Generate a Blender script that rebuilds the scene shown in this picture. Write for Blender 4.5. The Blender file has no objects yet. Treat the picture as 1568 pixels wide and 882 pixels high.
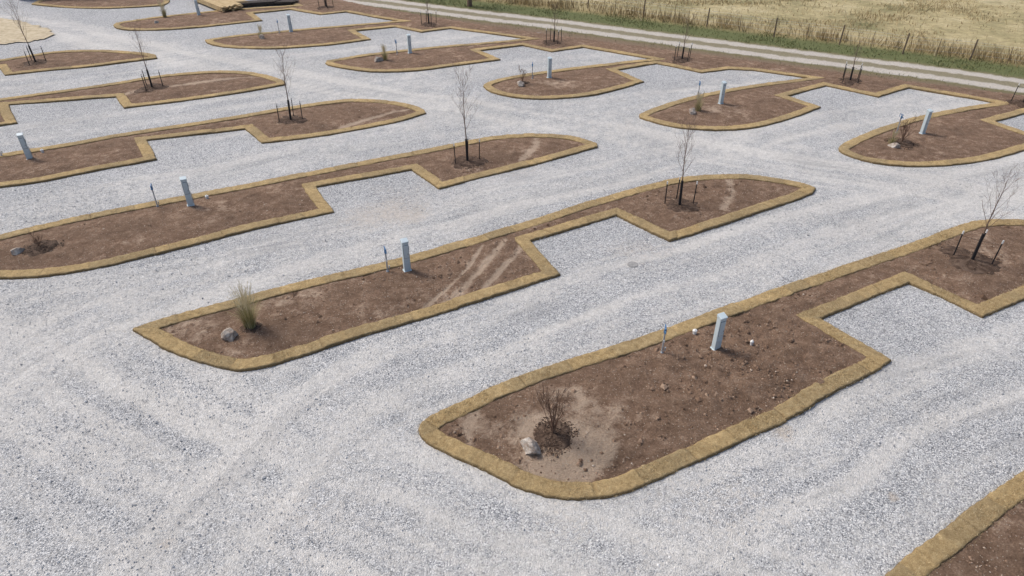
import bpy, math, random
import numpy as np
from mathutils import Vector, Matrix
random.seed(4); rng=np.random.default_rng(4)
H=12.0; TH=math.radians(34); F=1045.33
S,C=math.sin(TH),math.cos(TH)
# survey picks -> ground plan in metres (z = 0 plane)
def P(u,v):
    dx=(u-784)/F; dy=(v-441)/F
    t=H/(S+dy*C)
    return np.array([t*dx,t*(C-dy*S)])
def PP(l): return np.array([P(*q) for q in l])
scene=bpy.context.scene

# ---------------- helpers ----------------
def link(o,parent=None):
    bpy.context.collection.objects.link(o)
    if parent is not None: o.parent=parent
    return o
def empty(name,loc=(0,0,0),rz=0,parent=None):
    o=bpy.data.objects.new(name,None); o.location=loc; o.rotation_euler=(0,0,rz); o.empty_display_size=.3
    return link(o,parent)
def mesh(name,V,Fc,mat=None,parent=None,attrs=None,smooth=False,loc=None,rz=0,fattrs=None,midx=None):
    me=bpy.data.meshes.new(name)
    V=np.asarray(V,dtype=np.float32)
    if isinstance(Fc,np.ndarray):
        n,k=Fc.shape
        me.vertices.add(len(V)); me.vertices.foreach_set('co',V.ravel())
        me.loops.add(n*k); me.loops.foreach_set('vertex_index',Fc.astype(np.int32).ravel())
        me.polygons.add(n); me.polygons.foreach_set('loop_start',np.arange(0,n*k,k,dtype=np.int32))
        me.update(calc_edges=True); me.validate()
    else:
        me.from_pydata(V.tolist(),[],Fc); me.update()
    if attrs:
        for k_,a in attrs.items():
            at=me.attributes.new(k_,'FLOAT','POINT'); at.data.foreach_set('value',np.asarray(a,dtype=np.float32))
    mats=mat if isinstance(mat,(list,tuple)) else [mat]
    for m in mats:
        if m: me.materials.append(m)
    if midx is not None: me.polygons.foreach_set('material_index',np.asarray(midx,dtype=np.int32))
    me.polygons.foreach_set('use_smooth',[bool(smooth)]*len(me.polygons))
    o=bpy.data.objects.new(name,me)
    if loc is not None: o.location=loc
    o.rotation_euler=(0,0,rz)
    return link(o,parent)
def hsh(i,j,s):
    n=(i*374761393+j*668265263+s*1442695041)&0x7fffffff
    n=((n^(n>>13))*1274126177)&0x7fffffff
    n=(n^(n>>16))&0xffff
    return n/65535.0
def vn(x,y,s=0):
    x=np.asarray(x,dtype=float); y=np.asarray(y,dtype=float)
    i=np.floor(x).astype(np.int64); j=np.floor(y).astype(np.int64)
    fx=x-i; fy=y-j; fx=fx*fx*(3-2*fx); fy=fy*fy*(3-2*fy)
    a=hsh(i,j,s);b=hsh(i+1,j,s);c=hsh(i,j+1,s);d=hsh(i+1,j+1,s)
    return (a*(1-fx)+b*fx)*(1-fy)+(c*(1-fx)+d*fx)*fy
def fbm(x,y,s=0,o=4):
    r=0;a=.5;t=0
    for k in range(o):
        r=r+a*vn(x*2**k+17*k,y*2**k-9*k,s+k); t+=a; a*=.5
    return r/t
def sstep(a,b,x):
    t=np.clip((x-a)/(b-a),0,1); return t*t*(3-2*t)
def sdf(pts,poly):   # positive inside
    d=np.full(len(pts),1e9); ins=np.zeros(len(pts),bool)
    n=len(poly)
    for i in range(n):
        a=poly[i];b=poly[(i+1)%n]; ab=b-a; L=ab@ab
        if L<1e-9: continue
        t=np.clip(((pts-a)@ab)/L,0,1)
        q=pts-a-t[:,None]*ab
        d=np.minimum(d,(q*q).sum(1))
        c=((a[1]>pts[:,1])!=(b[1]>pts[:,1]))
        with np.errstate(divide='ignore',invalid='ignore'):
            xx=a[0]+(pts[:,1]-a[1])/(b[1]-a[1])*ab[0]
        ins^=c&(pts[:,0]<xx)
    d=np.sqrt(d); return np.where(ins,d,-d)
def polydist(pts,line):  # signed distance (left = +) and arclength to open polyline
    best=np.full(len(pts),1e18); sd=np.zeros(len(pts)); ss=np.zeros(len(pts)); acc=0
    n=len(line)
    for i in range(n-1):
        a=line[i];b=line[i+1];ab=b-a;L=math.sqrt(ab@ab)
        tr=((pts-a)@ab)/(L*L)
        lo=-1e9 if i==0 else 0; hi=1e9 if i==n-2 else 1
        t=np.clip(tr,lo,hi)
        q=pts-a-t[:,None]*ab; d2=(q*q).sum(1)
        cr=ab[0]*(pts[:,1]-a[1])-ab[1]*(pts[:,0]-a[0])
        m=d2<best
        best[m]=d2[m]; sd[m]=(np.sign(cr)*np.sqrt(d2))[m]; ss[m]=(acc+t*L)[m]
        acc+=L
    return sd,ss
def chaikin(l,it=1,closed=False,maxang=50):
    l=[np.array(p) for p in l]
    for _ in range(it):
        out=[];n=len(l)
        for i in range(n):
            if not closed and i in(0,n-1): out.append(l[i]);continue
            a,b,c=l[i-1],l[i],l[(i+1)%n]
            u=b-a;v=c-b
            ang=abs(math.degrees(math.atan2(u[0]*v[1]-u[1]*v[0],u@v)))
            if ang<maxang and ang>3: out.append(b-u*.25); out.append(b+v*.25)
            else: out.append(b)
        l=out
    return np.array(l)

# ---------------- material helper ----------------
class NT:
    def __init__(s,name):
        s.m=bpy.data.materials.new(name); s.m.use_nodes=True
        s.t=s.m.node_tree; s.t.nodes.clear()
        s.out=s.n('ShaderNodeOutputMaterial'); s.b=s.n('ShaderNodeBsdfPrincipled')
        s.l(s.b.outputs[0],s.out.inputs[0]); s.b.inputs['Roughness'].default_value=.9
        s.b.inputs['Specular IOR Level'].default_value=.2
        s.pos=s.n('ShaderNodeTexCoord').outputs['Object']
    def n(s,t): return s.t.nodes.new(t)
    def l(s,a,b): s.t.links.new(a,b)
    def set(s,inp,v):
        if hasattr(v,'is_linked') or isinstance(v,bpy.types.NodeSocket): s.l(v,inp)
        else: inp.default_value=v
    def attr(s,name):
        a=s.n('ShaderNodeAttribute'); a.attribute_name=name; return a.outputs['Fac']
    def noise(s,scale,detail=4,rough=.55,vec=None,dist=0):
        n=s.n('ShaderNodeTexNoise'); n.inputs['Scale'].default_value=scale; n.inputs['Detail'].default_value=detail
        n.inputs['Roughness'].default_value=rough; n.inputs['Distortion'].default_value=dist
        s.l(vec or s.pos,n.inputs['Vector']); return n.outputs['Fac']
    def voro(s,scale,out='Color',feat='F1',vec=None):
        n=s.n('ShaderNodeTexVoronoi'); n.feature=feat; n.inputs['Scale'].default_value=scale
        s.l(vec or s.pos,n.inputs['Vector']); return n.outputs[out]
    def math(s,op,a,b=0,c=0,clamp=False):
        n=s.n('ShaderNodeMath'); n.operation=op; n.use_clamp=clamp
        s.set(n.inputs[0],a); s.set(n.inputs[1],b)
        if op in('MULTIPLY_ADD',): s.set(n.inputs[2],c)
        return n.outputs[0]
    def rng(s,v,a,b,c=0,d=1,smooth=False):
        n=s.n('ShaderNodeMapRange'); n.interpolation_type='SMOOTHSTEP' if smooth else 'LINEAR'
        s.set(n.inputs[0],v)
        for i,x in enumerate((a,b,c,d)): n.inputs[i+1].default_value=x
        return n.outputs[0]
    def ramp(s,v,els):
        n=s.n('ShaderNodeValToRGB'); s.l(v,n.inputs[0]); r=n.color_ramp
        while len(r.elements)>1: r.elements.remove(r.elements[-1])
        r.elements[0].position=els[0][0]; r.elements[0].color=(*els[0][1],1)
        for p,c in els[1:]:
            e=r.elements.new(p); e.color=(*c,1)
        return n.outputs[0]
    def mix(s,f,a,b,mode='MIX'):
        n=s.n('ShaderNodeMix'); n.data_type='RGBA'; n.blend_type=mode
        s.set(n.inputs[0],f)
        for k,v in((6,a),(7,b)):
            if isinstance(v,tuple): n.inputs[k].default_value=(*v,1) if len(v)==3 else v
            else: s.l(v,n.inputs[k])
        return n.outputs[2]
    def gray(s,v):
        n=s.n('ShaderNodeCombineColor'); 
        for i in range(3): s.l(v,n.inputs[i])
        return n.outputs[0]
    def sep(s,c):
        n=s.n('ShaderNodeSeparateColor'); s.l(c,n.inputs[0]); return n.outputs
    def bump(s,h,strength=.5,dist=.02,prev=None):
        n=s.n('ShaderNodeBump'); n.inputs['Strength'].default_value=strength; n.inputs['Distance'].default_value=dist
        s.l(h,n.inputs['Height'])
        if prev is not None: s.l(prev,n.inputs['Normal'])
        return n.outputs[0]
    def done(s,col,bump=None,rough=None):
        s.set(s.b.inputs['Base Color'],col if not isinstance(col,tuple) else (*col,1))
        if bump is not None: s.l(bump,s.b.inputs['Normal'])
        if rough is not None: s.set(s.b.inputs['Roughness'],rough)
        return s.m

# ---- gravel / ground ----
def m_ground():
    n=NT('ground_gravel_and_grass')
    comp=n.attr('compact'); td=n.attr('td'); br=n.attr('brown'); cz=n.attr('coarse')
    vv=n.voro(38); st=n.sep(vv)[0]
    st2=n.sep(vv)[1]
    stone=n.ramp(st,[(0,(.16,.167,.18)),(.22,(.35,.36,.375)),(.6,(.50,.505,.515)),(1,(.82,.82,.81))])
    fine=n.ramp(st2,[(0,(.38,.375,.365)),(.5,(.55,.54,.52)),(1,(.72,.705,.68))])
    vd=n.voro(38,'Distance')
    gap=n.rng(vd,.3,.8,1.0,.62)
    col=n.mix(1,stone,n.gray(gap),'MULTIPLY')
    n5=n.noise(7,5,.8)
    dusty=n.mix(n.rng(n5,.3,.7,.1,.7),fine,(.62,.595,.555))
    big=n.noise(.9,6,.72)
    cf=n.math('ADD',comp,n.math('MULTIPLY',n.math('SUBTRACT',big,.5),1.4))
    cf=n.math('ADD',cf,n.math('MULTIPLY',n.math('SUBTRACT',n5,.5),1.5))
    cf=n.rng(cf,.05,1.0,0,.9,True)
    col=n.mix(cf,col,dusty)
    mot=n.rng(n.noise(6,8,.9),.30,.70,.72,1.26)
    col=n.mix(1,col,n.gray(mot),'MULTIPLY')
    mot2=n.rng(n.noise(.25,6,.7),.3,.7,.90,1.08)
    col=n.mix(1,col,n.gray(mot2),'MULTIPLY')
    czf=n.rng(n.math('ADD',cz,n.math('MULTIPLY',n.math('SUBTRACT',n5,.5),1.8)),.35,1.2,0,.5,True)
    col=n.mix(czf,col,n.mix(.6,col,(.18,.185,.195)))
    bf=n.rng(n.math('ADD',br,n.math('MULTIPLY',n.math('SUBTRACT',n5,.5),1.6)),.30,1.1,0,.45,True)
    col=n.mix(bf,col,(.44,.36,.275))
    # verge / track / field
    wob=n.math('MULTIPLY',n.math('SUBTRACT',n.noise(1.3,5,.7),.5),1.0)
    t2=n.math('ADD',td,wob)
    z=n.rng(t2,-4,12)
    f=lambda x:(x+4)/16
    soil=(.22,.155,.11); gr=(.13,.145,.06); grb=(.20,.18,.10); pale=(.50,.46,.41); gold=(.44,.36,.21)
    zc=n.ramp(z,[(f(-3),soil),(f(-2.2),(.20,.15,.10)),(f(-1.6),(.17,.155,.08)),(f(-1.3),pale),(f(-.6),pale),(f(-.35),(.25,.22,.15)),(f(.35),(.24,.215,.14)),(f(.6),pale),(f(1.2),pale),(f(1.5),grb),(f(2.0),gr),(f(3.8),gr),(f(5.0),(.32,.26,.13)),(f(7),gold),(f(12),gold)])
    zc=n.mix(1,zc,n.gray(n.rng(n.noise(11,5,.75),.25,.75,.62,1.35)),'MULTIPLY')
    fld=n.rng(td,5,8,0,1,True)
    fm=n.noise(.16,7,.75)
    fc=n.ramp(fm,[(.30,(.17,.175,.08)),(.42,(.30,.265,.14)),(.52,(.43,.36,.20)),(.60,(.50,.43,.26)),(.72,(.26,.23,.12))])
    fc=n.mix(1,fc,n.gray(n.rng(n.noise(2.2,7,.8),.25,.75,.58,1.38)),'MULTIPLY')
    zc=n.mix(fld,zc,fc)
    sel=n.rng(t2,-3.3,-2.9)
    col=n.mix(sel,col,zc)
    h=n.math('ADD',n.math('MULTIPLY',vd,-.9),n.math('MULTIPLY',n.noise(9,4,.7),.9))
    b=n.bump(h,.8,.02)
    return n.done(col,b,.92)
def m_soil():
    n=NT('bed_soil'); pale=n.attr('pale'); fine=n.noise(24,6,.85); md=n.noise(3.2,7,.8); lg=n.noise(.7,5,.65)
    f=n.math('ADD',n.math('MULTIPLY',md,.5),n.math('MULTIPLY',fine,.5))
    col=n.ramp(f,[(.33,(.080,.048,.031)),(.44,(.205,.128,.084)),(.54,(.315,.208,.142)),(.67,(.50,.375,.275))])
    pf=n.math('ADD',pale,n.math('MULTIPLY',n.math('SUBTRACT',md,.5),2.4))
    pf=n.math('ADD',pf,n.math('MULTIPLY',n.math('SUBTRACT',lg,.5),1.8))
    pf=n.rng(pf,.2,1.0,0,.88,True)
    col=n.mix(pf,col,n.mix(n.rng(fine,.3,.7),(.43,.305,.215),(.70,.56,.43)))
    vc=n.voro(26); peb=n.sep(vc); pm=n.rng(peb[0],.88,.92); pd=n.rng(n.voro(26,'Distance'),.28,.4,1,0)
    col=n.mix(n.math('MULTIPLY',pm,pd),col,(.55,.47,.38))
    col=n.mix(1,col,n.gray(n.rng(lg,.3,.7,.76,1.15)),'MULTIPLY')
    h=n.math('ADD',n.noise(14,8,.8),n.math('MULTIPLY',md,1.4))
    return n.done(col,n.bump(h,1,.10),.95)
def m_sod():
    n=NT('dormant_sod'); sl=n.attr('slab'); seam=n.attr('seam'); side=n.attr('side')
    f=n.noise(46,5,.9); md=n.noise(8,7,.9); lg=n.noise(1.2,5,.7)
    k=n.math('ADD',n.math('MULTIPLY',f,.45),n.math('MULTIPLY',md,.55))
    col=n.ramp(k,[(.33,(.12,.080,.038)),(.43,(.32,.23,.115)),(.53,(.48,.365,.195)),(.65,(.72,.59,.37))])
    col=n.mix(1,col,n.mix(sl,(.84,.84,.86),(1.10,1.06,1.0)),'MULTIPLY')
    col=n.mix(1,col,n.gray(n.rng(lg,.3,.7,.80,1.14)),'MULTIPLY')
    col=n.mix(n.math('MULTIPLY',seam,.55),col,(.12,.08,.04))
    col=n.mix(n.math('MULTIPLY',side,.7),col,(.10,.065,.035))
    return n.done(col,n.bump(k,1,.055),.95)
def m_simple(name,stops,scale=8,rough=.9,bump=.4,bd=.01,attr=None,spec=.2,metal=0):
    n=NT(name); f=n.noise(scale,5,.7)
    if attr: f=n.math('ADD',n.math('MULTIPLY',f,.35),n.math('MULTIPLY',n.attr(attr),.65))
    col=n.ramp(f,stops) 
    n.b.inputs['Specular IOR Level'].default_value=spec; n.b.inputs['Metallic'].default_value=metal
    return n.done(col,n.bump(n.noise(scale*2,4,.7),bump,bd),rough)
M_ground=m_ground(); M_soil=m_soil(); M_sod=m_sod()
M_blade=m_simple('dry_sod_blades',[(.2,(.25,.175,.085)),(.5,(.52,.40,.215)),(.85,(.78,.65,.42))],attr='tint')
M_green=m_simple('verge_grass',[(.15,(.07,.095,.03)),(.5,(.15,.165,.065)),(.85,(.33,.28,.15))],attr='tint')
M_weed=m_simple('dry_weeds',[(.15,(.21,.15,.07)),(.5,(.42,.33,.18)),(.85,(.60,.50,.32))],attr='tint')
M_plume=m_simple('ornamental_grass_blades',[(.15,(.15,.16,.06)),(.5,(.40,.35,.17)),(.85,(.66,.57,.38))],attr='tint')
M_mulch=m_simple('mulch',[(.2,(.035,.022,.016)),(.5,(.095,.062,.044)),(.85,(.22,.16,.12))],attr='tint',scale=30,bump=.8,bd=.02)
M_stone=m_simple('loose_stone',[(.1,(.24,.245,.255)),(.5,(.50,.50,.505)),(.9,(.80,.79,.77))],attr='tint')
M_soilst=m_simple('soil_stone',[(.1,(.11,.07,.048)),(.5,(.29,.195,.135)),(.68,(.48,.38,.29)),(.9,(.70,.64,.56))],attr='tint')
M_clod=m_simple('soil_clod',[(.1,(.095,.058,.038)),(.5,(.22,.142,.096)),(.9,(.42,.30,.215))],attr='tint',scale=20,bump=1,bd=.03)
M_rock=m_simple('limestone_rock',[(.3,(.22,.16,.13)),(.45,(.38,.32,.27)),(.6,(.52,.48,.43)),(.75,(.68,.64,.59))],scale=6,bump=1,bd=.04)
M_ped=m_simple('pedestal_paint',[(.3,(.54,.63,.67)),(.7,(.60,.69,.72))],scale=5,rough=.45,bump=.05,spec=.5)
M_pedd=m_simple('pedestal_gasket',[(.3,(.20,.23,.25)),(.7,(.26,.29,.31))],scale=5,rough=.6,bump=.05)  # plain darker grey for the door gasket, side plate and latch
M_lid=m_simple('valve_lid_iron',[(.3,(.24,.24,.235)),(.7,(.36,.35,.34))],scale=12,rough=.7,bump=.4)
M_blue=m_simple('hydrant_blue',[(.3,(.05,.15,.32)),(.7,(.08,.22,.42))],scale=6,rough=.45,bump=.1,spec=.5)
M_galv=m_simple('galvanised_pipe',[(.3,(.38,.41,.44)),(.7,(.52,.54,.56))],scale=20,rough=.45,bump=.1,metal=.3)
M_white=m_simple('white_pvc',[(.3,(.74,.74,.72)),(.7,(.82,.82,.80))],scale=6,rough=.5,bump=.05,spec=.4)
M_bark=m_simple('bark',[(.3,(.11,.075,.055)),(.7,(.24,.17,.13))],scale=25,bump=.6)
M_twig=m_simple('twig',[(.3,(.15,.105,.085)),(.7,(.26,.19,.155))],scale=25,bump=.3)
M_rtwig=m_simple('reddish_twig',[(.3,(.12,.07,.05)),(.7,(.22,.14,.10))],scale=25,bump=.3)
M_black=m_simple('black_tree_guard',[(.3,(.012,.012,.014)),(.7,(.03,.03,.034))],scale=20,rough=.6,bump=.2)
M_lumber=m_simple('lumber',[(.3,(.38,.27,.14)),(.5,(.52,.39,.22)),(.7,(.62,.49,.30))],scale=3,bump=.2)
M_dark=m_simple('weathered_timber',[(.3,(.035,.03,.028)),(.7,(.10,.085,.075))],scale=6,bump=.4)
M_cblue=m_simple('container_paint',[(.3,(.04,.16,.42)),(.7,(.06,.22,.50))],scale=2,rough=.5,bump=.1,spec=.5)
M_post=m_simple('fence_post_wood',[(.3,(.10,.075,.055)),(.7,(.22,.17,.13))],scale=12)
M_dry=m_simple('dry_grass_patch',[(.3,(.36,.29,.19)),(.5,(.50,.42,.29)),(.7,(.60,.52,.38))],scale=3,bump=.6,bd=.03)

# ---------------- plan data ----------------
closed={
'b1':[(641,668),(640,655),(652,642),(700,620),(760,591),(840,562),(920,537),(1000,512),(1080,482),(1150,456),(1210,435),(1300,405),(1400,372),(1465,346),(1500,338),(1568,337),(1640,345),(1690,362),(1700,380),(1640,425),(1568,460),(1504,486),(1392,434),(1254,489),(1365,553),(1345,568),(1262,608),(1218,641),(1130,678),(1060,712),(1000,740),(960,757),(920,766),(850,765),(800,750),(740,722),(690,700),(655,683)],
'b2':[(202,505),(270,483),(350,463),(440,438),(560,410),(640,390),(700,372),(800,342),(900,310),(1000,281),(1060,270),(1130,267),(1190,274),(1238,284),(1249,290),(1240,299),(1180,320),(1100,347),(1025,370),(944,331),(812,370),(857,421),(780,447),(700,473),(600,503),(540,520),(460,547),(400,565),(358,570),(310,558),(260,540)],
'b3':[(0,361),(100,337),(200,317),(300,298),(380,283),(470,265),(560,247),(640,232),(700,220),(760,208),(830,205),(880,210),(914,220),(916,226),(830,250),(740,272),(672,290),(630,261),(483,287),(511,325),(420,345),(330,367),(240,390),(150,412),(80,424),(0,428),(-60,425),(-110,412),(-120,398),(-70,380)],
'b4':[(0,237),(100,222),(200,203),(300,189),(380,176),(440,165),(520,154),(560,152),(620,158),(650,168),(652,174),(620,185),(560,198),(480,211),(401,220),(376,198),(226,216),(241,245),(140,263),(60,280),(0,288),(-100,300),(-180,303),(-220,290),(-200,275),(-100,255)],
'b5':[(0,152),(100,139),(170,129),(240,117),(300,111),(350,109),(400,113),(436,124),(437,130),(400,137),(340,147),(260,158),(190,166),(178,149),(13,161),(27,189),(-60,203),(-150,218),(-220,222),(-255,212),(-220,195),(-100,168)],
'b6':[(0,93),(40,86),(90,79),(150,77),(200,80),(238,84),(241,90),(200,95),(140,103),(60,110),(8,116),(-2,103),(-120,116),(-150,110),(-90,102)],
'b7':[(48,7),(60,1),(110,-6),(200,-12),(256,-6),(262,3),(250,9),(200,12),(150,14),(90,12)],
'b0':[(1340,905),(1350,884),(1400,845),(1440,815),(1500,768),(1568,722),(1650,675),(1740,630),(1830,600),(1980,760),(1800,900),(1600,1000),(1400,960)],
}
chain=[(380,-20),(452,9),(400,12),(350,15),(280,22),(220,29),(178,36),(172,40),(180,45),(200,47),(250,47),(300,43),(350,38),(402,32),(388,21),(445,15),(490,23),(530,19),(610,33),(560,37),(500,42),(420,49),(350,56),(314,62),(318,68),(350,74),(400,76),(450,74),(510,69),(568,61),(545,48),(606,42),(645,50),(690,44),(808,60),(740,66),(660,73),(600,79),(540,87),(500,94),(498,99),(520,104),(560,110),(600,111),(650,108),(700,101),(767,92),(735,78),(800,70),(845,80),(893,73),(998,91),(940,97),(880,104),(820,112),(770,120),(741,129),(740,135),(755,143),(790,151),(840,153),(900,148),(945,138),(987,126),(945,108),(1005,98),(1075,112),(1130,105),(1238,120),(1180,127),(1120,136),(1060,148),(1010,163),(980,175),(980,181),(1010,191),(1050,198),(1110,201),(1160,196),(1210,183),(1258,165),(1205,148),(1265,132),(1345,149),(1392,135),(1523,158),(1460,168),(1410,178),(1360,192),(1310,211),(1284,225),(1284,233),(1310,244),(1350,253),(1400,256),(1460,254),(1515,246),(1568,232),(1610,217),(1522,187),(1600,166),(1700,192),(1760,175),(1900,200)]
chain_top=[(1950,205),(1700,164),(1568,145),(1300,111),(1100,85),(900,59),(760,40),(640,21),(560,7),(480,-12)]
trackpx=[(530,-4),(680,16),(850,36),(1000,56),(1200,82),(1400,107),(1568,131)]
track=PP(trackpx)

bedlist=[]
for k,pts in closed.items():
    p=chaikin(PP(pts),1,True); bedlist.append((k,p,p,True))
cp=chaikin(PP(chain),1,False); bedlist.append(('chain',np.vstack([cp,PP(chain_top)]),cp,False))

# ---------------- ground ----------------
def axis(segs):
    out=[]
    for a,b,st in segs: out+=list(np.arange(a,b,st))
    return np.array(out+[segs[-1][1]])
xs=axis([(-1500,-300,200),(-300,-100,20),(-100,-40,3),(-40,-14,.4),(-14,18,.13),(18,48,.4),(48,110,3),(110,300,20),(300,1500,200)])
ys=axis([(-1500,-100,200),(-100,0,10),(0,5,1),(5,28,.13),(28,62,.33),(62,110,2),(110,300,15),(300,1500,150)])
X,Y=np.meshgrid(xs,ys); G=np.c_[X.ravel(),Y.ravel()]
td,ts=polydist(G,track)
lanes=[
 ([(-300,380),(-80,520),(60,590),(250,690),(450,790),(640,880),(900,990)],4.2,1.0),
 ([(-60,20),(60,38),(200,72),(400,118),(640,152),(900,196),(1150,237),(1400,280),(1600,320),(1900,380)],2.6,1.15),
 ([(420,700),(480,640),(600,580),(800,505),(1000,425),(1200,362),(1380,312),(1480,285)],2.6,.9),
 ([(20,560),(120,500),(300,440),(560,360),(750,305),(950,255),(1080,228)],2.4,.75),
 ([(-150,420),(0,330),(250,282),(450,240),(620,205),(760,185)],2.4,.7),
 ([(-100,225),(100,195),(300,162),(470,138),(560,128)],2.4,.65),
 ([(-100,140),(60,125),(200,105),(330,92)],2.4,.55),
 ([(760,960),(900,850),(1100,790),(1280,700),(1420,620),(1568,560),(1750,480)],2.6,.7),
 ([(1100,228),(1220,205),(1300,180),(1420,155)],2.2,.55),
 ([(860,180),(960,160),(1080,132),(1180,118)],2.2,.55),
 ([(620,135),(740,110),(860,90),(940,82)],2.2,.55),
 ([(400,100),(560,80),(700,62),(770,55)],2.2,.55),
 ([(1480,290),(1560,250),(1700,215)],2.2,.55),
 ([(560,760),(590,690),(560,620),(640,560),(760,520)],1.3,.4),
 ([(120,560),(330,620),(470,600),(620,565)],1.3,.35),
]
comp=np.zeros(len(G)); coarse=np.zeros(len(G))
for i,(l,hw,stn) in enumerate(lanes):
    L=chaikin(PP(l),2,False,90); d,s=polydist(G,L)
    d=d+(fbm(s*.12,s*0+3,50+i)-.5)*1.6
    m=np.abs(d)<hw*1.9
    dm,sm=d[m],s[m]
    w=sstep(hw*1.6,hw*.35,np.abs(dm))
    st=.55*fbm(sm*.10,dm*2.4,i*7,3)+.45*fbm(sm*.16,dm*6,i*7+31,2)
    ruts=np.exp(-((np.abs(dm)-.9)/.32)**2)
    v=w*stn*np.clip(.2+1.8*(st-.32)+.35*ruts,0,1.3)
    comp[m]=np.maximum(comp[m],v)
    if i<13:
        c=sstep(.54,.74,.6*fbm(sm*.22,dm*2.9,i*7+90,3)+.4*fbm(sm*.3,dm*6.5,i*7+91,2))*w*(.55 if i==0 else .9)
        coarse[m]=np.maximum(coarse[m],c)
comp=comp+.4*(fbm(G[:,0]*.12,G[:,1]*.12,33,4)-.5)
brown=sstep(.60,.78,fbm(G[:,0]*.22,G[:,1]*.22,77,4))*.5
for (u,v,r,a) in [(990,395,1.6,.45),(1010,330,1.3,.35),(600,330,1.8,.4),(480,790,1.4,.4),(330,720,1.6,.3),(620,650,1.2,.3),(720,480,1.2,.3),(340,330,1.2,.3),(1368,760,.12,1.8),(1200,660,.35,1.1),(250,833,.15,1)]:
    q=P(u,v); brown+=a*np.exp(-(((G-q)**2).sum(1))/(r*r))
for (u,v,r,a) in [(455,570,.8,.7),(800,478,.9,.6),(1240,252,1.2,.6),(430,368,1.2,.5),(1000,790,1.2,.5),(1480,640,1.5,.5),(640,610,1.0,.5)]:
    q=P(u,v); coarse+=a*np.exp(-(((G-q)**2).sum(1))/(r*r))*fbm(G[:,0]*1.5,G[:,1]*3.5,66,3)*1.6
Z=np.zeros(len(G))
far=sstep(4,14,td); Z+=far*(fbm(G[:,0]*.05,G[:,1]*.05,5,3)-.5)*.5
Z+=(.05*(fbm(G[:,0]*.35,G[:,1]*.35,8,3)-.5)+.012*(fbm(G[:,0]*2,G[:,1]*2,18,2)-.5))*(1-far)-.02
nx,ny=len(xs),len(ys)
I=np.arange(nx*ny).reshape(ny,nx)
FQ=np.stack([I[:-1,:-1],I[:-1,1:],I[1:,1:],I[1:,:-1]],-1).reshape(-1,4)
mesh('ground',np.c_[G,Z],FQ,M_ground,attrs={'compact':comp,'td':td,'brown':brown,'coarse':coarse},smooth=True)

# ---------------- scatter primitives ----------------
def blades(pts,hh,ww,lean,tint,z0):
    n=len(pts); a=rng.uniform(0,2*math.pi,n); b=rng.uniform(0,2*math.pi,n); ln=rng.uniform(.2,1,n)*lean
    dx=np.c_[np.cos(a),np.sin(a),np.zeros(n)]*ww[:,None]/2
    base=np.c_[pts,z0]
    tip=base+np.c_[np.cos(b)*ln*hh,np.sin(b)*ln*hh,hh]
    V=np.stack([base-dx,base+dx,tip],1).reshape(-1,3)
    return V,np.arange(3*n).reshape(-1,3),np.repeat(tint,3)
octa=np.array([[1,0,0],[0,1,0],[-1,0,0],[0,-1,0],[0,0,.8],[0,0,-.8]],float)
octf=np.array([[0,1,4],[1,2,4],[2,3,4],[3,0,4],[1,0,5],[2,1,5],[3,2,5],[0,3,5]])
def stones(pts,size,z0,tint):
    n=len(pts)
    V=octa[None]*size[:,None,None]*rng.uniform(.55,1.25,(n,6,1))
    V[:,:,2]*=.75
    a=rng.uniform(0,6.28,n); ca,sa=np.cos(a)[:,None],np.sin(a)[:,None]
    x=V[:,:,0]*ca-V[:,:,1]*sa; y=V[:,:,0]*sa+V[:,:,1]*ca
    V=np.stack([x+pts[:,:1],y+pts[:,1:2],V[:,:,2]+z0[:,None]],-1).reshape(-1,3)
    Fc=(octf[None]+6*np.arange(n)[:,None,None]).reshape(-1,3)
    return V,Fc,np.repeat(tint,6)
def visible(p,mg=1.0):  # rough plan footprint of the lot area worth detailing
    return (p[:,1]>5.5)&(np.abs(p[:,0])<(p[:,1]*.93+3))

# ---------------- beds ----------------
W=.47
spots=[('b1',905,665,.7,1.0),('b1',920,700,.5,.9),('b1',830,725,.5,1.1),('b1',880,722,.45,1.2),('b1',810,655,.6,.8),('b1',730,650,.5,.7),('b1',1000,640,.8,.35),('b1',870,615,.6,.7),('b2',300,500,.9,.5),('b2',440,455,1.0,.5),('b2',640,470,1.0,.3),('b3',330,330,.8,.4),('b1',1460,370,1.2,.4),('chain',850,130,1,.4),('chain',1100,170,1.2,.4)]
stripes=[('b2',[(688,464),(722,430),(752,398),(768,376)],.13),('b2',[(738,445),(768,415),(792,390),(800,372)],.11),('b2',[(655,470),(690,440),(720,410),(735,385)],.06),('b2',[(1108,320),(1122,300),(1118,280)],.18),('b1',[(722,690),(715,660),(728,630)],.10),('b3',[(800,245),(822,225),(820,210)],.17),('b5',[(100,160),(220,140),(390,118)],.2),('b4',[(500,205),(560,185),(620,170)],.15)]
allp=[b[1] for b in bedlist]
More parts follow.
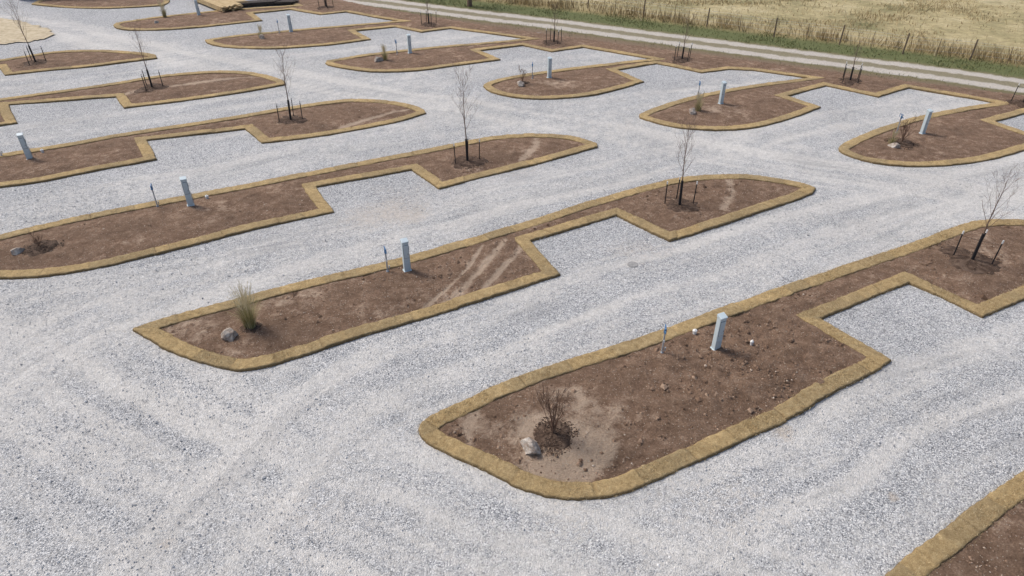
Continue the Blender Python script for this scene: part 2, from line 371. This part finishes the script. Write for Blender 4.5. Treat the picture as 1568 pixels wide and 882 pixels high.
for k,poly,path,isclosed in bedlist:
    E=empty('planting_bed')
    near=k in('b0','b1','b2','b3')
    cs=.08 if k in('b0','b1','b2') else (.14 if k in('b3','b4') else .24)
    lo=poly.min(0);hi=poly.max(0)
    gx=np.arange(lo[0],hi[0]+cs,cs); gy=np.arange(lo[1],hi[1]+cs,cs)
    GX,GY=np.meshgrid(gx,gy); g=np.c_[GX.ravel(),GY.ravel()]
    d=sdf(g,poly)
    ok=(d>.13).reshape(GX.shape)
    z=.015+.085*sstep(.1,1.4,d)+.07*(fbm(g[:,0]*.9,g[:,1]*.9,3,3)-.5)*sstep(.3,1,d)+.06*(fbm(g[:,0]*4,g[:,1]*4,9,3)-.5)*sstep(.25,.6,d)
    pale=.35*(fbm(g[:,0]*.6,g[:,1]*.6,21,3)-.30)
    for kk,u,v,r,a in spots:
        if kk==k: q=P(u,v); pale+=a*np.exp(-((g-q)**2).sum(1)/(r*r))*(.4+1.2*fbm(g[:,0]*1.6,g[:,1]*1.6,27,3))
    for kk,l,r in stripes:
        if kk==k:
            L=PP(l); dd,_=polydist(g,L); mid=L.mean(0); ext=np.linalg.norm(L[0]-L[-1])*.6
            msk=(np.linalg.norm(g-mid,axis=1)<ext)
            fall=np.exp(-(dd/r)**2)*msk; pale+=1.1*fall*(.5+fbm(g[:,0]*2,g[:,1]*2,31,2)); z-=.025*fall
    if k in('b1',):
        q=P(1160,560); cl=np.exp(-((g-q)**2).sum(1)/9); z+=cl*.22*(fbm(g[:,0]*3.0,g[:,1]*3.0,44,3)-.5); pale-=.40*cl
    I=np.arange(g.shape[0]).reshape(GX.shape)
    cell=ok[:-1,:-1]&ok[1:,1:]&ok[:-1,1:]&ok[1:,:-1]
    FQ=np.stack([I[:-1,:-1],I[:-1,1:],I[1:,1:],I[1:,:-1]],-1)[cell]
    used=np.unique(FQ); mp=np.full(g.shape[0],-1); mp[used]=np.arange(len(used))
    mesh('soil',np.c_[g,z][used],mp[FQ],M_soil,E,{'pale':pale[used]},True)
    # ---- sod strip
    A=poly; area=.5*np.sum(A[:,0]*np.roll(A[:,1],-1)-np.roll(A[:,0],-1)*A[:,1]); sg=1 if area>0 else -1
    n=len(path); inner=np.zeros_like(path)
    for i in range(n):
        if isclosed: a,b,c=path[i-1],path[i],path[(i+1)%n]
        else: a=path[max(i-1,0)];b=path[i];c=path[min(i+1,n-1)]
        def nr(u):
            L=np.linalg.norm(u)
            return np.zeros(2) if L<1e-9 else np.array([-u[1],u[0]])/L*sg
        n1,n2=nr(b-a),nr(c-b)
        if not n1.any(): n1=n2
        if not n2.any(): n2=n1
        m=n1+n2; m/=np.linalg.norm(m); cc=max(m@n1,.45)
        inner[i]=b+m*W/cc
    st=.04 if near else .14
    O=[];Nn=[];Sx=[];acc=0
    rngs=range(n if isclosed else n-1)
    for i in rngs:
        a,b=path[i],path[(i+1)%n]; ia,ib=inner[i],inner[(i+1)%n]; L=np.linalg.norm(b-a); kx=max(1,int(L/st))
        for j in range(kx):
            t=j/kx; O.append(a+(b-a)*t); Nn.append(ia+(ib-ia)*t); Sx.append(acc+L*t)
        acc+=L
    if not isclosed: O.append(path[-1]);Nn.append(inner[-1]);Sx.append(acc)
    O=np.array(O);Nn=np.array(Nn);Sx=np.array(Sx)
    # irregular slab joints
    cuts=[0.0]
    while cuts[-1]<acc: cuts.append(cuts[-1]+random.choice([.5,.65,.9,1.1,1.4,1.8])*random.uniform(.85,1.15))
    cuts=np.array(cuts); slab=np.searchsorted(cuts,Sx,side='right')
    dj=np.min(np.abs(Sx[:,None]-cuts[None,:]),1); nearest=np.argmin(np.abs(Sx[:,None]-cuts[None,:]),1)
    seam=np.maximum(0,1-dj/.042)*(.1+.9*hsh(nearest,nearest*0+3,5)**1.6)
    us=np.array([-.02,0,.03,.09,.2,.34,.48,.62,.76,.89,.97,1.0,1.02])
    zz=np.array([-.03,.035,.062,.070,.072,.073,.073,.073,.072,.070,.062,.045,-.01])
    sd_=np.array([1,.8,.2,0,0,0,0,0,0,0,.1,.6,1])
    V=[];sl=[];se=[];si=[]
    sh=(hsh(slab,slab*0+1,7)-.5)*.07; hv=(hsh(slab,slab*0+2,8)-.5)*.022; tint=hsh(slab,slab*0+4,9)
    for j,u in enumerate(us):
        e=0
        if j<=3: e=((fbm(Sx*6,Sx*0+1,61,3)-.5)*.10+(fbm(Sx*.8,Sx*0,63,2)-.5)*.08)*(1 if j<3 else .6)
        if j>=9: e=((fbm(Sx*6,Sx*0+7,62,3)-.5)*.13+(fbm(Sx*.8,Sx*0+5,64,2)-.5)*.10)*(1 if j>9 else .6)
        uu=(u+e+sh)[:,None]
        p=O+(Nn-O)*uu
        rough=.032*(fbm(p[:,0]*8,p[:,1]*8,70,3)-.5)
        z=zz[j]+hv*(0 if j in(0,12) else 1)+rough-.022*seam*(1 if 0<j<12 else 0)
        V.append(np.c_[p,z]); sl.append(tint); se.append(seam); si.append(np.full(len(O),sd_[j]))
    V=np.array(V); nu,nv=V.shape[:2]
    I=np.arange(nu*nv).reshape(nu,nv)
    if isclosed: I=np.c_[I,I[:,0]]
    FQ=np.stack([I[:-1,:-1],I[:-1,1:],I[1:,1:],I[1:,:-1]],-1).reshape(-1,4)
    if sg<0: FQ=FQ[:,::-1]
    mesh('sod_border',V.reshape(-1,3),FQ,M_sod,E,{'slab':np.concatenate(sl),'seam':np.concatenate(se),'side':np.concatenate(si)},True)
    # ---- blades on the sod
    dens={'b1':1700,'b0':1700,'b2':900,'b3':450}.get(k,80)
    tot=int(acc*W*dens); 
    idx=rng.integers(0,len(O)-1,tot); u=rng.uniform(-.05,1.05,tot)
    p=O[idx]+(Nn[idx]-O[idx])*u[:,None]+rng.normal(0,.022,(tot,2))
    vis=visible(p)&(seam[idx]<.4)&(rng.uniform(0,1,tot)<.35+.9*sstep(.35,.6,fbm(p[:,0]*2.5,p[:,1]*2.5,58,3))); p=p[vis]; u=u[vis]; m=len(p)
    sc=1 if near else 2.2
    hh=rng.uniform(.015,.055,m)*(1 if near else 1.3); ww=rng.uniform(.006,.014,m)*sc
    zb=np.where((u<.04)|(u>.96),.02,.062)
    V,Fc,t=blades(p,hh,ww,1.3,rng.uniform(0,1,m),zb)
    mesh('sod_blades',V,Fc,M_blade,E,{'tint':t})
    # ---- stones and clods on soil
    dn={'b1':110,'b0':110,'b2':80,'b3':40,'b4':16}.get(k,4)
    area=abs(area); m=int(area*dn)
    q=rng.uniform(lo,hi,(int(m*(hi-lo).prod()/max(area,1)),2)); q=q[visible(q)]
    dq=sdf(q,poly); q=q[dq>.5]; dq=dq[dq>.5]
    cl=fbm(q[:,0]*.7,q[:,1]*.7,12,3); keep=rng.uniform(0,1,len(q))<sstep(.35,.65,cl); q=q[keep]; dq=dq[keep]
    sz=rng.gamma(2.0,.0062,len(q))+.006
    zq=.015+.085*sstep(.1,1.4,dq)+.008
    V,Fc,t=stones(q,sz,zq,np.clip(rng.beta(1.7,1.9,len(q)),0,1))
    mesh('soil_stones',V,Fc,M_soilst,E,{'tint':t})
    if k in('b1','b2','b0'):
        q=rng.uniform(lo,hi,(int((hi-lo).prod()*22),2)); q=q[visible(q)]; dq=sdf(q,poly); q=q[dq>.55]; dq=dq[dq>.55]
        c0=P(1160,560); wgt=.10+.9*np.exp(-((q-c0)**2).sum(1)/8)*(k=='b1')+.5*sstep(.55,.7,fbm(q[:,0]*.8,q[:,1]*.8,19,3))
        kk_=rng.uniform(0,1,len(q))<wgt; q=q[kk_]; dq=dq[kk_]
        V,Fc,t=stones(q,rng.gamma(3,.012,len(q))+.012,.015+.085*sstep(.1,1.4,dq)+.004,rng.uniform(0,1,len(q)))
        mesh('soil_clods',V,Fc,M_clod,E,{'tint':t})

# loose gravel on the lot
q=rng.uniform([-22,6],[26,26],(110000,2)); q=q[visible(q)]
keep=np.ones(len(q),bool)
for p in allp: keep&=sdf(q,p)<.0
q=q[keep]; pr=1-.8*sstep(.3,.6,fbm(q[:,0]*.35,q[:,1]*.35,33,3)); q=q[rng.uniform(0,1,len(q))<pr]
V,Fc,t=stones(q,rng.gamma(3,.0036,len(q))+.004,np.full(len(q),-.004),np.clip(rng.normal(.52,.28,len(q)),0,1))
mesh('loose_gravel',V,Fc,M_stone,None,{'tint':t})

# dry grass patch at the far left
pp=chaikin(PP([(-90,22),(15,28),(55,36),(95,52),(62,63),(0,68),(-90,78)]),2,True,120)
lo,hi=pp.min(0),pp.max(0); gx=np.arange(lo[0],hi[0],.25);gy=np.arange(lo[1],hi[1],.25);GX,GY=np.meshgrid(gx,gy);g=np.c_[GX.ravel(),GY.ravel()]
d=sdf(g,pp); ok=(d>(vn(g[:,0]*2,g[:,1]*2)-.5)*.4).reshape(GX.shape); cell=ok[:-1,:-1]&ok[1:,1:]
I=np.arange(len(g)).reshape(GX.shape); FQ=np.stack([I[:-1,:-1],I[:-1,1:],I[1:,1:],I[1:,:-1]],-1)[cell]
mesh('dry_grass_patch',np.c_[g,.02+.05*sstep(0,1,d)+.02*rng.uniform(0,1,len(g))],FQ,M_dry)

# ---------------- verge, weeds, field ----------------
def band(n,lo,hi,y0=30,y1=95,x0=-25,x1=70):
    q=rng.uniform([x0,y0],[x1,y1],(n,2)); t,_=polydist(q,track); k=(t>lo)&(t<hi); return q[k],t[k]
q,t=band(420000,1.5,5.0); k=rng.uniform(0,1,len(q))<.25+.75*sstep(.4,.6,fbm(q[:,0]*.6,q[:,1]*.6,2,3)); q=q[k]; m=len(q)
V,Fc,tt=blades(q,rng.uniform(.05,.16,m),rng.uniform(.03,.06,m),.9,np.clip(rng.normal(.45,.25,m)+.35*(fbm(q[:,0]*.3,q[:,1]*.3,3,2)-.4),0,1),np.full(m,-.01)); mesh('verge_grass',V,Fc,M_green,None,{'tint':tt})
q,t=band(260000,-2.9,-1.35); k=rng.uniform(0,1,len(q))<.1+.5*sstep(.4,.6,fbm(q[:,0]*.6,q[:,1]*.6,6,3)); q=q[k]; m=len(q)
V,Fc,tt=blades(q,rng.uniform(.04,.12,m),rng.uniform(.03,.05,m),.9,np.clip(rng.normal(.7,.3,m),0,1),np.full(m,-.01)); mesh('verge_grass',V,Fc,M_green,None,{'tint':tt})
q,t=band(500000,4.0,7.2); dens=np.exp(-((t-5.3)/.75)**2)*(.25+1.1*sstep(.38,.6,fbm(q[:,0]*.5,q[:,1]*.5,13,3)))
k=rng.uniform(0,1,len(q))<dens; q=q[k]; m=len(q)
V,Fc,tt=blades(q,rng.uniform(.25,.95,m),rng.uniform(.03,.06,m),.6,np.clip(rng.normal(.5,.25,m)+.6*(fbm(q[:,0]*.4,q[:,1]*.4,23,2)-.5),0,1),np.full(m,-.02)); mesh('fence_line_weeds',V,Fc,M_weed,None,{'tint':tt})
q,t=band(700000,6.2,70,30,110,-10,95); cl=fbm(q[:,0]*.25,q[:,1]*.6,14,4); k=rng.uniform(0,1,len(q))<.06+.55*sstep(.45,.65,cl); q=q[k]; m=len(q)
V,Fc,tt=blades(q,rng.uniform(.08,.35,m),rng.uniform(.03,.08,m),.9,np.clip(rng.normal(.5,.25,m),0,1),np.full(m,-.1)); mesh('field_grass',V,Fc,M_weed,None,{'tint':tt})

# ---------------- tubes / solids ----------------
class MB:
    def __init__(s): s.V=[];s.F=[];s.M=[]
    def add(s,V,Fc,mi=0):
        o=len(s.V); s.V+= [tuple(v) for v in V]; s.F+=[tuple(i+o for i in f) for f in Fc]; s.M+=[mi]*len(Fc)
    def tube(s,pts,rad,sides=6,mi=0,cap=True):
        pts=[Vector(p) for p in pts]; V=[];Fc=[]
        for i,p in enumerate(pts):
            d=(pts[min(i+1,len(pts)-1)]-pts[max(i-1,0)]).normalized()
            up=Vector((0,0,1)) if abs(d.z)<.9 else Vector((1,0,0))
            a=d.cross(up).normalized(); b=d.cross(a)
            for j in range(sides):
                t=2*math.pi*j/sides; V.append(p+(a*math.cos(t)+b*math.sin(t))*rad[i])
        for i in range(len(pts)-1):
            for j in range(sides):
                k=(j+1)%sides; Fc.append((i*sides+j,i*sides+k,(i+1)*sides+k,(i+1)*sides+j))
        if cap: Fc.append(tuple(range(sides-1,-1,-1))); Fc.append(tuple((len(pts)-1)*sides+j for j in range(sides)))
        s.add(V,[tuple(reversed(f)) for f in Fc],mi)
    def box(s,c,sz,mi=0,rot=None,top=None,bev=0):
        x,y,z=[q/2 for q in sz]
        V=[Vector((sx*x,sy*y,sz_*z)) for sz_ in(-1,1) for sx,sy in((-1,-1),(1,-1),(1,1),(-1,1))]
        if top:
            for i in range(4,8): V[i].z+=top*(V[i].y/y)
        if rot: V=[rot@v for v in V]
        V=[v+Vector(c) for v in V]
        s.add(V,[(0,3,2,1),(4,5,6,7),(0,1,5,4),(1,2,6,5),(2,3,7,6),(3,0,4,7)],mi)
    def obj(s,name,mats,parent=None,smooth=False,loc=None,rz=0,bevel=0):
        o=mesh(name,s.V,s.F,mats,parent,None,smooth,loc,rz,midx=s.M)
        if bevel:
            b=o.modifiers.new('bev','BEVEL'); b.width=bevel; b.segments=2; b.limit_method='ANGLE'
        return o
ISL=math.radians(27)
def w3(u,v,z=.06): p=P(u,v); return (p[0],p[1],z)

def pedestal(u,v,h=1.08,rz=ISL,z=.06):
    E=empty('utility_pedestal',w3(u,v,z),rz+random.uniform(-.06,.06))
    b=MB(); w=.21;dp=.15
    b.box((0,0,.02),(w+.05,dp+.05,.06)); b.box((0,0,h*.5),(w,dp,h-.0)); b.obj('post_body',M_ped,E,bevel=.012)
    b=MB(); b.box((0,-.005,h+.035),(w+.02,dp+.04,.07),top=.03); b.obj('slanted_hood',M_ped,E,bevel=.012)
    b=MB(); b.box((0,-dp/2-.008,h*.70),(w-.05,.02,h*.42)); b.box((0,-dp/2-.006,h*.22),(w-.06,.014,h*.26)); b.obj('access_doors',M_ped,E,bevel=.004)
    b=MB(); b.box((0,-dp/2-.003,h*.70),(w-.03,.008,h*.45)); b.box((w/2+.006,0,h*.78),(.012,.09,.14)); b.box((.05,-dp/2-.022,h*.62),(.015,.014,.05)); b.obj('gasket_and_latch',M_pedd,E)
    b=MB(); b.tube([(w/2+.02,.03,h*.5),(w/2+.02,.03,.05)],[.012,.012],8); b.obj('conduit',M_galv,E)
def hydrant(u,v,h=.86,z=.06):
    E=empty('water_hydrant',w3(u,v,z),ISL+random.uniform(-.6,.6))
    b=MB(); b.tube([(0,0,-.05),(0,0,h-.12)],[.024,.024],10); b.tube([(0,0,0),(0,0,.03)],[.05,.045],10); b.tube([(.0,0,.0),(.07,0,.10),(.07,0,.2)],[.02,.018,.024],8); b.obj('pipe',M_galv,E)
    b=MB(); b.tube([(0,0,h-.18),(0,0,h-.15),(0,0,h-.05),(0,0,h-.02)],[.028,.038,.038,.028],10)
    b.tube([(0,0,h-.10),(0,-.06,h-.10),(0,-.09,h-.14)],[.022,.02,.02],8)
    b.box((0,.01,h+.02),(.03,.18,.026),rot=Matrix.Rotation(.25,3,'X')); b.box((0,.10,h-.04),(.018,.018,.15))
    b.obj('blue_head_and_lever',M_blue,E,bevel=.003)
    b=MB(); b.box((.0,-.04,h*.5),(.05,.010,.08)); b.obj('tag',M_white,E)
def cleanout(u,v,r=.06):
    E=empty('sewer_cleanout',w3(u,v,.05))
    b=MB(); b.tube([(0,0,-.03),(0,0,.08)],[r*.85,r*.85],16); b.tube([(0,0,.075),(0,0,.12),(0,0,.135)],[r*1.1,r*1.1,r*.85],16); b.box((0,0,.145),(.04,.04,.03)); b.obj('pipe_and_cap',M_white,E,bevel=.003)
def mulch(E,r,z=.02,chips=260):
    nr,na=8,32; V=[(0,0,z+.08)]
    for i in range(1,nr+1):
        for j in range(na):
            a=2*math.pi*j/na; rr=r*i/nr*(1+.08*math.sin(a*3+r*9)+random.uniform(-.08,.08)*(i/nr))
            V.append((rr*math.cos(a),rr*math.sin(a),z+.08*(1-(i/nr)**2)+ (random.uniform(-.012,.025) if i<nr else -.03)))
    Fc=[(0,1+j,1+(j+1)%na) for j in range(na)]
    for i in range(nr-1):
        for j in range(na):
            k=(j+1)%na; Fc.append((1+i*na+j,1+(i+1)*na+j,1+(i+1)*na+k,1+i*na+k))
    mesh('mulch_ring',V,Fc,M_mulch,E,{'tint':[random.uniform(.1,.8) for _ in V]},True)
    chips=int(chips*2.6)
    a=rng.uniform(0,6.28,chips); rr=r*np.sqrt(rng.uniform(0,1.6,chips)); q=np.c_[rr*np.cos(a),rr*np.sin(a)]
    V,Fc,t=stones(q,rng.uniform(.010,.032,chips),z+.08*np.clip(1-(rr/r)**2,0,1)+.008,rng.uniform(0,1,chips)); mesh('mulch_chips',V,Fc,M_mulch,E,{'tint':t})
RMIN=.0022
def branch(b,p,d,L,r,lev,maxlev):
    pts=[p];rad=[r];n=4; dd=d.copy(); q=p.copy()
    for i in range(n):
        dd=(dd+Vector((random.uniform(-.14,.14),random.uniform(-.14,.14),random.uniform(-.02,.16)))).normalized()
        q=q+dd*L/n; pts.append(q.copy()); rad.append(max(r*(1-.8*(i+1)/n),RMIN))
    b.tube(pts,rad,5 if lev<2 else 3,0 if lev==0 else 1,cap=False)
    if lev<maxlev:
        for i in range(random.randint(3,4) if lev>0 else 0):
            k=random.randint(1,n); a=random.uniform(0,6.28); side=Vector((math.cos(a),math.sin(a),random.uniform(.3,1))).normalized()
            branch(b,pts[k],(dd*.8+side*.7).normalized(),L*random.uniform(.4,.65),rad[k]*.65,lev+1,maxlev)
def sapling(u,v,h=3.2,mr=.75,stakes=3,name='sapling_tree',z=.05,lean=None,white=True,sk=None,guard=1.05):
    E=empty(name,w3(u,v,z))
    lx,ly=lean or (random.uniform(-.04,.04),random.uniform(-.04,.04))
    b=MB(); pts=[Vector((lx*t*h+.015*math.sin(t*9),ly*t*h,t*h)) for t in [0,.15,.3,.45,.6,.75,.88,1]]
    rad=[.034,.028,.024,.019,.014,.010,.006,.003]; b.tube(pts,rad,7)
    nb=int(13*h/3)
    for i in range(nb):
        t=.38+.56*i/nb; a=i*2.4+random.uniform(-.4,.4); k=t*h
        base=Vector((lx*t*h+.015*math.sin(t*9),ly*t*h,k))
        d=Vector((math.cos(a)*.55,math.sin(a)*.55,1)).normalized()
        branch(b,base,d,h*random.uniform(.22,.34)*(1.15-t*.6),.011*(1.25-t),1,3)
    b.obj('trunk_and_branches',[M_bark,M_twig],E)
    g=MB(); gp=[Vector((lx*t,ly*t,t)) for t in (.02,guard*.5,guard)]; g.tube(gp,[.052,.05,.048],10); g.obj('trunk_guard',M_black,E)
    mulch(E,mr,.0)
    for i in range(stakes):
        a=(sk[i] if sk else i*2*math.pi/stakes+.4); r=.55
        s=MB(); x,y=r*math.cos(a),r*math.sin(a); tx,ty=random.uniform(-.05,.05),random.uniform(-.05,.05)
        s.tube([(x,y,-.05),(x+tx,y+ty,.95)],[.022,.020],6,0)
        s.tube([(x+tx,y+ty,.80),(lx*.8,ly*.8,.78)],[.005,.005],4,0)
        if white: s.tube([(x+tx,y+ty,.86),(x+tx*1.05,y+ty*1.05,.975)],[.025,.025],6,1)
        s.obj('stake_%d'%(i+1),[M_black,M_white],E)
def shrub(u,v,h=1.1,mr=.5,n=9,z=.08,r0=.016):
    global RMIN
    RMIN=.0045
    E=empty('bare_shrub',w3(u,v,z)); b=MB()
    b.tube([(0,0,0),(.01,.01,h*.35),(0,.02,h*.7)],[r0*1.3,r0,r0*.7],6)
    for i in range(n):
        a=i*2.4+random.uniform(-.3,.3); d=Vector((math.cos(a)*.34,math.sin(a)*.34,1)).normalized()
        branch(b,Vector((0,0,h*.28*random.random())),d,h*random.uniform(.5,.8),r0*.8,1,3)
    b.obj('stems',[M_rtwig,M_rtwig],E); mulch(E,mr,0,320)
    RMIN=.0022
def rock(u,v,s=.3,z=.06):
    import bmesh
    bm=bmesh.new(); bmesh.ops.create_icosphere(bm,subdivisions=4,radius=1)
    pl=[(Vector((random.gauss(0,1),random.gauss(0,1),random.gauss(0,.8))).normalized(),random.uniform(.55,.85)) for _ in range(13)]
    ox=random.uniform(0,50)
    for vt in bm.verts:
        for nn,dd in pl:
            k=vt.co.dot(nn)-dd
            if k>0: vt.co-=nn*k
        c=vt.co; f=1+.14*(float(vn(c.x*4+ox,c.y*4+c.z*3))-.5)+.08*(float(vn(c.x*11+ox,c.y*11+c.z*9))-.5); vt.co=c*f
        vt.co=Vector((vt.co.x*s*1.1,vt.co.y*s*.9,vt.co.z*s*.85+s*.3))
    me=bpy.data.meshes.new('rock'); bm.to_mesh(me); bm.free(); me.materials.append(M_rock)
    o=bpy.data.objects.new('landscape_rock',me); o.location=w3(u,v,z); o.rotation_euler=(0,0,random.uniform(0,6)); link(o)
def ograss(u,v,h=1.3,n=420,mr=.0,z=.06,r=.16):
    E=empty('ornamental_grass',w3(u,v,z)); V=[];Fc=[];T=[]
    for i in range(n):
        a=random.uniform(0,6.28); rr=random.uniform(0,r); L=h*random.uniform(.3,.75); out=random.uniform(.05,.6)*L
        ba=a+random.uniform(-.6,.6); x,y=rr*math.cos(a),rr*math.sin(a); w=random.uniform(.004,.009); px,py=-math.sin(ba)*w,math.cos(ba)*w; t=random.uniform(0,.9); o=len(V)
        for k in range(4):
            s=k/3; cx=x+math.cos(ba)*out*s*s; cy=y+math.sin(ba)*out*s*s; cz=L*(s-.18*s*s*out/L); ww=1-s*.85
            V+=[(cx-px*ww,cy-py*ww,cz),(cx+px*ww,cy+py*ww,cz)]; T+=[t,t]
        for k in range(3): Fc.append((o+2*k,o+2*k+1,o+2*k+3,o+2*k+2))
    for i in range(n//9):
        a=random.uniform(0,6.28); ou=random.uniform(.03,.30)*h; L=h*random.uniform(.8,1.12)
        for k in range(20):
            s=.60+.40*k/19; p=Vector((math.cos(a)*ou*s*s,math.sin(a)*ou*s*s,L*s)); o=len(V)
            c=random.uniform(0,6.28); q=p+Vector((math.cos(c)*.035,math.sin(c)*.035,.05)); V+=[tuple(p-Vector((.005,0,0))),tuple(p+Vector((.007,0,0))),tuple(q+Vector((.004,0,0))),tuple(q)]; T+=[1]*4; Fc.append((o,o+1,o+2,o+3))
        o=len(V); p1=Vector((math.cos(a)*ou,math.sin(a)*ou,L)); V+=[(-.003,0,0),(.003,0,0),(p1.x+.002,p1.y,p1.z),(p1.x-.002,p1.y,p1.z)]; T+=[.8]*4; Fc.append((o,o+1,o+2,o+3))
    mesh('blades_and_plumes',V,Fc,M_plume,E,{'tint':T})
    if mr: mulch(E,mr,0,160)

for u,v in [(1095,537),(624,417),(293,317),(47,246),(1411,207),(1103,161),(841,121),(628,83),(446,50),(305,25)]: pedestal(u,v)
for u,v in [(1013,543),(594,418),(242,318),(3,240),(1372,205),(1068,152),(815,122),(608,85),(428,52)]: hydrant(u,v,.86)
for u,v,r in [(1063,513,.06),(318,306,.06),(66,235,.06),(1150,530,.045)]: cleanout(u,v,r)
sapling(1487,402,3.1,1.05,3,sk=[2.6,5.7,.9])
sapling(1040,318,3.3,.85,3,sk=[2.9,.2,1.6])
sapling(716,250,3.8,.92,3,sk=[3.6,.4,1.6])
sapling(446,187,3.4,.9,3,sk=[3.6,.3,1.6]); sapling(234,137,3.2,.95,3); sapling(56,98,3.7,.9,3)
for u,v in [(1301,126),(1044,93),(848,67),(657,39),(500,13)]: sapling(u,v,2.4,.9,4,guard=.8)
sapling(1566,160,2.4,.8,3,guard=.8)
shrub(846,670,1.30,.50,9); shrub(62,383,.5,.6,5,r0=.008); shrub(1380,222,1.1,.6,7); shrub(800,130,.8,.35,6)
for u,v,s in [(812,692,.26),(354,520,.27),(29,390,.24),(580,96,.30),(798,134,.28),(1060,176,.26),(1368,228,.26),(402,61,.26),(240,37,.20)]: rock(u,v,s)
ograss(385,505,1.35,420,.38); ograss(1068,172,.9,220); ograss(590,94,.9,200); ograss(253,27,1.1,220); ograss(400,60,.8,150)
ograss(1364,222,.6,120)
E=empty('valve_box_lid',w3(969,405,.0)); b=MB(); b.tube([(0,0,-.03),(0,0,.006)],[.19,.18],24); b.tube([(0,0,.005),(0,0,.012)],[.15,.145],24); b.box((0,0,.014),(.06,.02,.01)); b.obj('lid',M_lid,E)

# ---------------- fence ----------------
E=empty('wire_fence')
fl=[(640,-24),(760,-6),(900,12),(985,26),(1082,40),(1185,56),(1285,68),(1382,82),(1485,92),(1600,108),(1720,126)]
fp=[P(u,v) for u,v in fl]; b=MB(); tops=[]
for a,c in zip(fp[:-1],fp[1:]):
    for t in (0,.5):
        p=a+(c-a)*t; lx=random.uniform(-.06,.06); hp=1.25 if t==0 else 1.1
        b.tube([(p[0],p[1],-.2),(p[0]+lx,p[1],hp)],[.05 if t==0 else .018,.045 if t==0 else .016],7); tops.append((p[0],p[1]))
b.obj('posts',M_post,E)
b=MB()
for z in (.35,.65,.92,1.08):
    b.tube([(x,y,z+random.uniform(-.02,.02)) for x,y in tops],[.005]*len(tops),3,cap=False)
b.obj('wires',M_galv,E)

# far objects at the top edge
def lumber(u,v,name,mat,n,L,rz,per=7):
    E=empty(name,w3(u,v,.0),rz); b=MB()
    for s in (-L*.35,L*.35): b.box((s,0,.06),(.1,per*.19,.12))
    for i in range(n):
        row=i//per; b.box((random.uniform(-.25,.25),(i%per-(per-1)/2)*.19,.145+row*.052),(L+random.uniform(-.4,.2),.17,.045))
    b.obj('boards',mat,E,bevel=.004)
lumber(333,9,'lumber_pile',M_lumber,63,6.0,math.radians(-48),9); lumber(352,4,'lumber_pile',M_lumber,24,4.8,math.radians(-44),6)
lumber(392,8,'timber_stack',M_dark,26,3.6,math.radians(20)); lumber(428,6,'timber_stack',M_dark,18,2.6,math.radians(8))
E=empty('storage_container',w3(85,-1,0),math.radians(4)); b=MB(); b.box((0,1.2,1.3),(6,2.4,2.45))
for i in range(24): b.box((-2.85+i*.248,-.02,1.3),(.12,.06,2.2))
for x in(-2.95,2.95): b.box((x,-.03,1.3),(.12,.1,2.5))
b.obj('corrugated_body',M_cblue,E)
E=empty('bare_tree',w3(719,9,0)); b=MB(); b.tube([(0,0,-.1),(0.03,0,1.2),(.05,.05,3)],[.22,.16,.13],9)
for i in range(12): branch(b,Vector((.05,.05,1.6+i*.12)),Vector((math.cos(i*2.4)*.7,math.sin(i*2.4)*.7,1)).normalized(),2.2,.05,1,3)
b.obj('trunk_and_limbs',[M_bark,M_twig],E)

# ---------------- light / camera ----------------
w=bpy.data.worlds.new("World"); scene.world=w; w.use_nodes=True
nt=w.node_tree; sky=nt.nodes.new('ShaderNodeTexSky'); sky.sky_type='NISHITA'; sky.sun_disc=False
el,az=math.radians(50),math.radians(-60)
sky.sun_elevation=el; sky.sun_rotation=az; sky.dust_density=4.0; sky.air_density=1.0
bg=nt.nodes['Background']; bg.inputs[1].default_value=.14; nt.links.new(sky.outputs[0],bg.inputs[0])
sl=bpy.data.lights.new('sun','SUN'); sl.energy=2.35; sl.angle=math.radians(14); sl.color=(1,.96,.90)
so=bpy.data.objects.new('sun',sl); link(so)
dirv=Vector((math.sin(az)*math.cos(el),math.cos(az)*math.cos(el),math.sin(el)))
so.rotation_euler=dirv.to_track_quat('Z','Y').to_euler(); so.location=dirv*40
cam=bpy.data.cameras.new("camera"); co=bpy.data.objects.new("camera",cam); link(co)
co.location=(0,0,H); co.rotation_euler=(math.radians(90)-TH,0,0); cam.lens=24; cam.sensor_width=36; cam.clip_end=5000
scene.camera=co
scene.view_settings.view_transform='Standard'; scene.view_settings.look='None'; scene.view_settings.exposure=0
